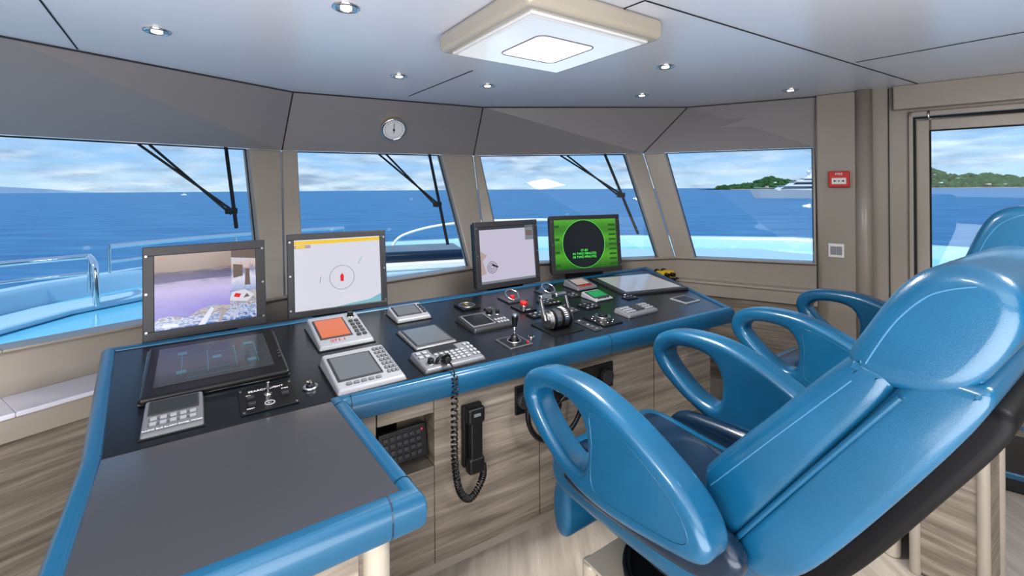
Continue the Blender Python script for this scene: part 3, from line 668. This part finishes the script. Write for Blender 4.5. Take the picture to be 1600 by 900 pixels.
prism('deck_moulding',[(-4.7,2.4),(-4.75,4.6),(-4.0,6.3),(-3.7,6.1),(-4.3,4.5),(-4.3,2.4)],.30,.37,'hull',hull,bevel=.03)
cyl('capstan',(-3.7,5.6,.42),.13,.26,'steel',hull,bevel=.05); box('locker_cushion',(-3.25,4.9,.50),(.45,.5,.35),'navy',hull,bevel=.08,rot=(0,0,.3))
rl=grp('deck_railing')
def rail(pts,h):
    tube('top_rail',[(x,y,.5+h) for x,y in pts],.030,'chrome',rl,smooth=True)
    tube('mid_rail',[(x,y,.5+h*.45) for x,y in pts],.018,'chrome',rl,smooth=True)
    for x,y in pts[::2]: tube('stanchion',[(x,y,.45),(x,y,.5+h)],.018,'chrome',rl)
rail([(-4.9,2.2),(-5.0,3.0),(-5.05,3.8),(-4.9,4.5),(-4.5,4.9)],.32)
tube('rail_return',[(-4.5,4.9,.82),(-4.32,4.75,.80),(-4.25,4.7,.70),(-4.25,4.7,.34)],.030,'chrome',rl,smooth=True)
rail([(-4.9,5.6),(-4.6,6.4),(-4.2,7.0),(-3.7,7.6),(-3.0,8.2)],.34)
tube('bow_rail_arc',[(-1.9,7.2,.5),(-1.9,7.25,.72),(-1.5,7.3,.88),(-.9,7.35,.98),(.2,7.4,1.02),(1.4,7.4,1.0)],.022,'white',rl,smooth=True)
m,nt,b=newmat('sea_water')
b.inputs['Roughness'].default_value=.42; b.inputs['IOR'].default_value=1.33; b.inputs['Specular IOR Level'].default_value=.28
tc=nt.nodes.new('ShaderNodeTexCoord')
mp=nt.nodes.new('ShaderNodeMapping'); mp.inputs['Scale'].default_value=(.06,.26,1); mp.inputs['Rotation'].default_value=(0,0,.15)
n1=nt.nodes.new('ShaderNodeTexNoise'); n1.inputs['Scale'].default_value=1; n1.inputs['Detail'].default_value=9; n1.inputs['Roughness'].default_value=.68
r=nt.nodes.new('ShaderNodeValToRGB'); r.color_ramp.elements[0].position=.34; r.color_ramp.elements[0].color=(.014,.115,.27,1); r.color_ramp.elements[1].position=.68; r.color_ramp.elements[1].color=(.070,.25,.44,1)
nt.links.new(tc.outputs['Object'],mp.inputs[0]); nt.links.new(mp.outputs[0],n1.inputs['Vector']); nt.links.new(n1.outputs['Fac'],r.inputs[0]); nt.links.new(r.outputs[0],b.inputs['Base Color'])
bp=nt.nodes.new('ShaderNodeBump'); bp.inputs['Strength'].default_value=.5; bp.inputs['Distance'].default_value=.3; nt.links.new(n1.outputs['Fac'],bp.inputs['Height']); nt.links.new(bp.outputs[0],b.inputs['Normal'])
M['sea']=m
mesh('sea',[(-30000,-30000,-5),(30000,-30000,-5),(30000,30000,-5),(-30000,30000,-5)],[(0,1,2,3)],'sea')
M['tree']=mat('tree_foliage',(.028,.085,.028),.9,var=.7,vscale=.06,spec=.1)
M['rock']=mat('shore_rock',(.26,.22,.17),.9,var=.3,vscale=.03)
M['villa']=mat('villa_plaster',(.55,.45,.36),.8)
hd=grp('wooded_headland')
def prof(x):
    if x<1150: return 8+38*min(1,(x-715)/200)*(0.75+.25*math.sin(x*.03))
    k=math.exp(-((x-1400)/110)**2); return 44+50*k+6*math.sin(x*.02)
bm=bmesh.new()
for i in range(2400):
    x=random.uniform(715,2500); d=random.random(); h=prof(x)
    z=-3+max(0,(h-8))*d+random.uniform(-1,4)
    rr=random.uniform(5,12)
    Mx=Matrix.Translation((x,1497+130*d,z))@Matrix.Diagonal((rr*1.3,rr,rr*random.uniform(.7,1.1),1))
    bmesh.ops.create_icosphere(bm,subdivisions=1,radius=1,matrix=Mx)
for v in bm.verts: v.co+=Vector((random.uniform(-1.5,1.5),0,random.uniform(-1.5,1.5)))
me=bpy.data.meshes.new('trees'); bm.to_mesh(me); bm.free(); me.materials.append(M['tree']); link(bpy.data.objects.new('trees',me),hd)
vs=[];fs=[]
N=60
for i in range(N):
    x=705+i*1850/N; h=prof(max(716,x))
    vs+=[(x,1484,-5),(x,1488,-3.2+random.uniform(0,1)),(x,1500,-2),(x,1640,-5+max(3,h-14)),(x,1760,-5)]
for i in range(N-1):
    for j in range(4): fs.append((i*5+j,(i+1)*5+j,(i+1)*5+j+1,i*5+j+1))
o=mesh('shore',vs,fs,'rock',hd); o.data.materials.append(M['tree'])
for k_,f in enumerate(o.data.polygons):
    ys=sum(o.data.vertices[v].co.y for v in f.vertices)/4
    if ys>1500: f.material_index=1
for i in range(46):
    x=random.uniform(780,2200); h=prof(x); d=random.uniform(.03,.5); z=-1+max(0,h-8)*d+4; s_=random.uniform(3.5,7)
    box('villa_%d'%i,(x,1497+130*d-12,z),(s_*1.7,s_,s_*.7),'villa' if i%3 else 'white',hd)
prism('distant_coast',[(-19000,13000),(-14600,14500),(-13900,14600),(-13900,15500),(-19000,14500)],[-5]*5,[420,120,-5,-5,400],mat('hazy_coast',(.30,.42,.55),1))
my=grp('motor_yacht',(172,277,-5),(0,0,-.18)); my.scale=(1.10,1.10,1.10)
vs=[];fs=[]; n_=14
for i in range(n_+1):
    t=i/n_; x=-25+50*t; w=max(.05,4.2*min(1,(t*2.6)**.55)); zt=5.2-1.3*t
    xo=x+ (3.0*(1-min(1,i/4)))
    vs+=[(xo,-w*.8,0),(x,-w,zt),(x,w,zt),(xo,w*.8,0)]
for i in range(n_):
    for j in range(4): fs.append((i*4+j,(i+1)*4+j,(i+1)*4+(j+1)%4,i*4+(j+1)%4))
fs+=[(0,1,2,3),(n_*4,n_*4+1,n_*4+2,n_*4+3)]
M['ygrey']=mat('yacht_grey',(.36,.40,.45),.3); M['ywin']=mat('yacht_glass',(.02,.03,.05),.1); M['ywhite']=mat('yacht_superstructure',(.68,.71,.74),.4)
mesh('hull',vs,fs,'ygrey',my)
for i,(x0,x1,z0,z1,w) in enumerate([(-12,21,4.2,6.6,3.6),(-6,17,6.6,8.9,3.2),(-1,12,8.9,10.6,2.6)]):
    slab('deckhouse_%d'%i,[(x0,-w,z0),(x1,-w,z0),(x1-1,-w,z1),(x0+3.5,-w,z1)],(0,2*w,0),'ywhite',my)
    slab('glazing_%d'%i,[(x0+2,-w-.05,z0+.8),(x1-2,-w-.05,z0+.8),(x1-2.5,-w-.05,z1-.5),(x0+3.5,-w-.05,z1-.5)],(0,.1,0),'ywin',my)
    slab('overhang_%d'%i,[(x0+2.5,-w-.5,z1),(x1+2,-w-.5,z1),(x1+2,w+.5,z1),(x0+2.5,w+.5,z1)],(0,0,.25),'ywhite',my)
slab('radar_arch',[(3,-2,10.6),(6,-2,10.6),(7.5,-1.5,13.5),(6,-1.5,13.5)],(0,4,0),'ywhite',my)
tube('mast',[(6.5,0,13),(7,0,20.5)],.22,'ywhite',my); tube('yard',[(6.7,-2.4,16.5),(6.7,2.4,16.5)],.15,'ywhite',my); tube('mast_b',[(4.5,0,12),(4.6,0,17.5)],.15,'ywhite',my)
for x,z,r_ in[(5.2,14.4,1.0),(8.6,13.4,.9)]: cyl('radome',(x,0,z),r_,1.4,'ywhite',my,r2=r_*.6)
tube('rail',[(-23,-1.2,6),(-12,-3.6,5.6),(20,-3.8,5)],.08,'ywhite',my)
g=grp('sailing_boat_distant',(-640,900,-5)); slab('hull',[(-5,-1,0),(5,-1,0),(6,-1,1.6),(-6,-1,1.6)],(0,2,0),'white',g); tube('mast',[(0,0,1.6),(0,0,7)],.2,'white',g); box('coach',(0,0,2.2),(5,1.6,1.2),'white',g)
g=grp('motor_boat',(1010,1150,-5)); slab('hull',[(-9,-2,0),(8,-2,0),(9,-2,3),(-11,-2,3)],(0,4,0),'white',g); box('cabin',(0,0,4),(9,3,2.4),'white',g,bevel=.4)

# ---------------------------------------------------------------- world
w=bpy.data.worlds.new('sky'); sc.world=w; w.use_nodes=True; nt=w.node_tree; nt.nodes.clear()
o=nt.nodes.new('ShaderNodeOutputWorld'); bg=nt.nodes.new('ShaderNodeBackground'); nt.links.new(bg.outputs[0],o.inputs[0])
tc=nt.nodes.new('ShaderNodeTexCoord'); sp=nt.nodes.new('ShaderNodeSeparateXYZ'); nt.links.new(tc.outputs['Generated'],sp.inputs[0])
r=nt.nodes.new('ShaderNodeValToRGB'); e=r.color_ramp.elements
e[0].position=0; e[0].color=(.52,.70,.86,1); e[1].position=1; e[1].color=(.12,.28,.66,1); e.new(.06).color=(.34,.56,.84,1); e.new(.3).color=(.20,.44,.84,1)
nt.links.new(sp.outputs['Z'],r.inputs[0])
mp=nt.nodes.new('ShaderNodeMapping'); mp.inputs['Scale'].default_value=(6,6,30); mp.inputs['Location'].default_value=(.7,.2,.3); nt.links.new(tc.outputs['Generated'],mp.inputs[0])
n=nt.nodes.new('ShaderNodeTexNoise'); n.inputs['Scale'].default_value=1; n.inputs['Detail'].default_value=10; n.inputs['Roughness'].default_value=.55; nt.links.new(mp.outputs[0],n.inputs['Vector'])
cr=nt.nodes.new('ShaderNodeValToRGB'); cr.color_ramp.elements[0].position=.38; cr.color_ramp.elements[0].color=(0,0,0,1); cr.color_ramp.elements[1].position=.66; cr.color_ramp.elements[1].color=(.9,.9,.9,1); nt.links.new(n.outputs['Fac'],cr.inputs[0])
n2=nt.nodes.new('ShaderNodeTexNoise'); n2.inputs['Scale'].default_value=2.6; n2.inputs['Detail'].default_value=8; nt.links.new(mp.outputs[0],n2.inputs['Vector'])
cc=nt.nodes.new('ShaderNodeValToRGB'); cc.color_ramp.elements[0].position=.36; cc.color_ramp.elements[0].color=(.32,.41,.54,1); cc.color_ramp.elements[1].position=.66; cc.color_ramp.elements[1].color=(.80,.86,.93,1); nt.links.new(n2.outputs['Fac'],cc.inputs[0])
mx=nt.nodes.new('ShaderNodeMixRGB'); nt.links.new(cr.outputs[0],mx.inputs[0]); nt.links.new(r.outputs[0],mx.inputs[1]); nt.links.new(cc.outputs[0],mx.inputs[2])
nt.links.new(mx.outputs[0],bg.inputs[0]); bg.inputs[1].default_value=1.0
def area(name,loc,rot,sx,sy,p,col=(1,1,1)):
    l=bpy.data.lights.new(name,'AREA'); l.shape='RECTANGLE'; l.size=sx; l.size_y=sy; l.energy=p; l.color=col
    ob=bpy.data.objects.new(name,l); ob.location=loc; ob.rotation_euler=rot; return link(ob)
area('ceiling_lamp_light',(.15,1.93,2.06),(0,0,ANG),.44,.44,30,(1,.97,.94))
area('added_fill_port',(-.9,-.1,2.12),(0,0,ANG),.35,.35,26,(1,.97,.94))  # added fill lamp for crisp highlights, not a fitting of the room
area('added_fill_starboard',(1.7,.6,2.12),(0,0,ANG),.30,.30,24,(1,.97,.94))  # second added highlight fill, likewise no real fitting
area('added_fill_front',(.4,-1.6,1.95),(math.radians(62),0,0),3.2,1.4,42,(1,.96,.92))  # added broad fill behind the camera, aimed at the front wall
area('added_fill_up',(.2,-1.0,.5),(math.radians(155),0,0),3,2,110,(.98,.97,1))  # added upward fill lamp, brightens ceiling and valances; not floor bounce
s=bpy.data.lights.new('sun','SUN'); s.energy=3.0; s.angle=.03; s.color=(1,.96,.9)
so=bpy.data.objects.new('sun',s); so.rotation_euler=(math.radians(42),math.radians(-18),0); link(so)

# ---------------------------------------------------------------- camera
cd=bpy.data.cameras.new('camera'); cam=bpy.data.objects.new('camera',cd); link(cam)
cd.sensor_width=36; cd.lens=720/1600*36; cd.shift_y=-(450-296)/1600; cd.clip_start=.05; cd.clip_end=60000
cam.matrix_world=Matrix.Translation((0,0,1.5))@Matrix.Rotation(math.radians(90),4,'X')@Matrix.Rotation(-.0075,4,'Z')
sc.camera=cam
sc.view_settings.view_transform='Standard'
try: sc.view_settings.look='Medium High Contrast'
except Exception: pass
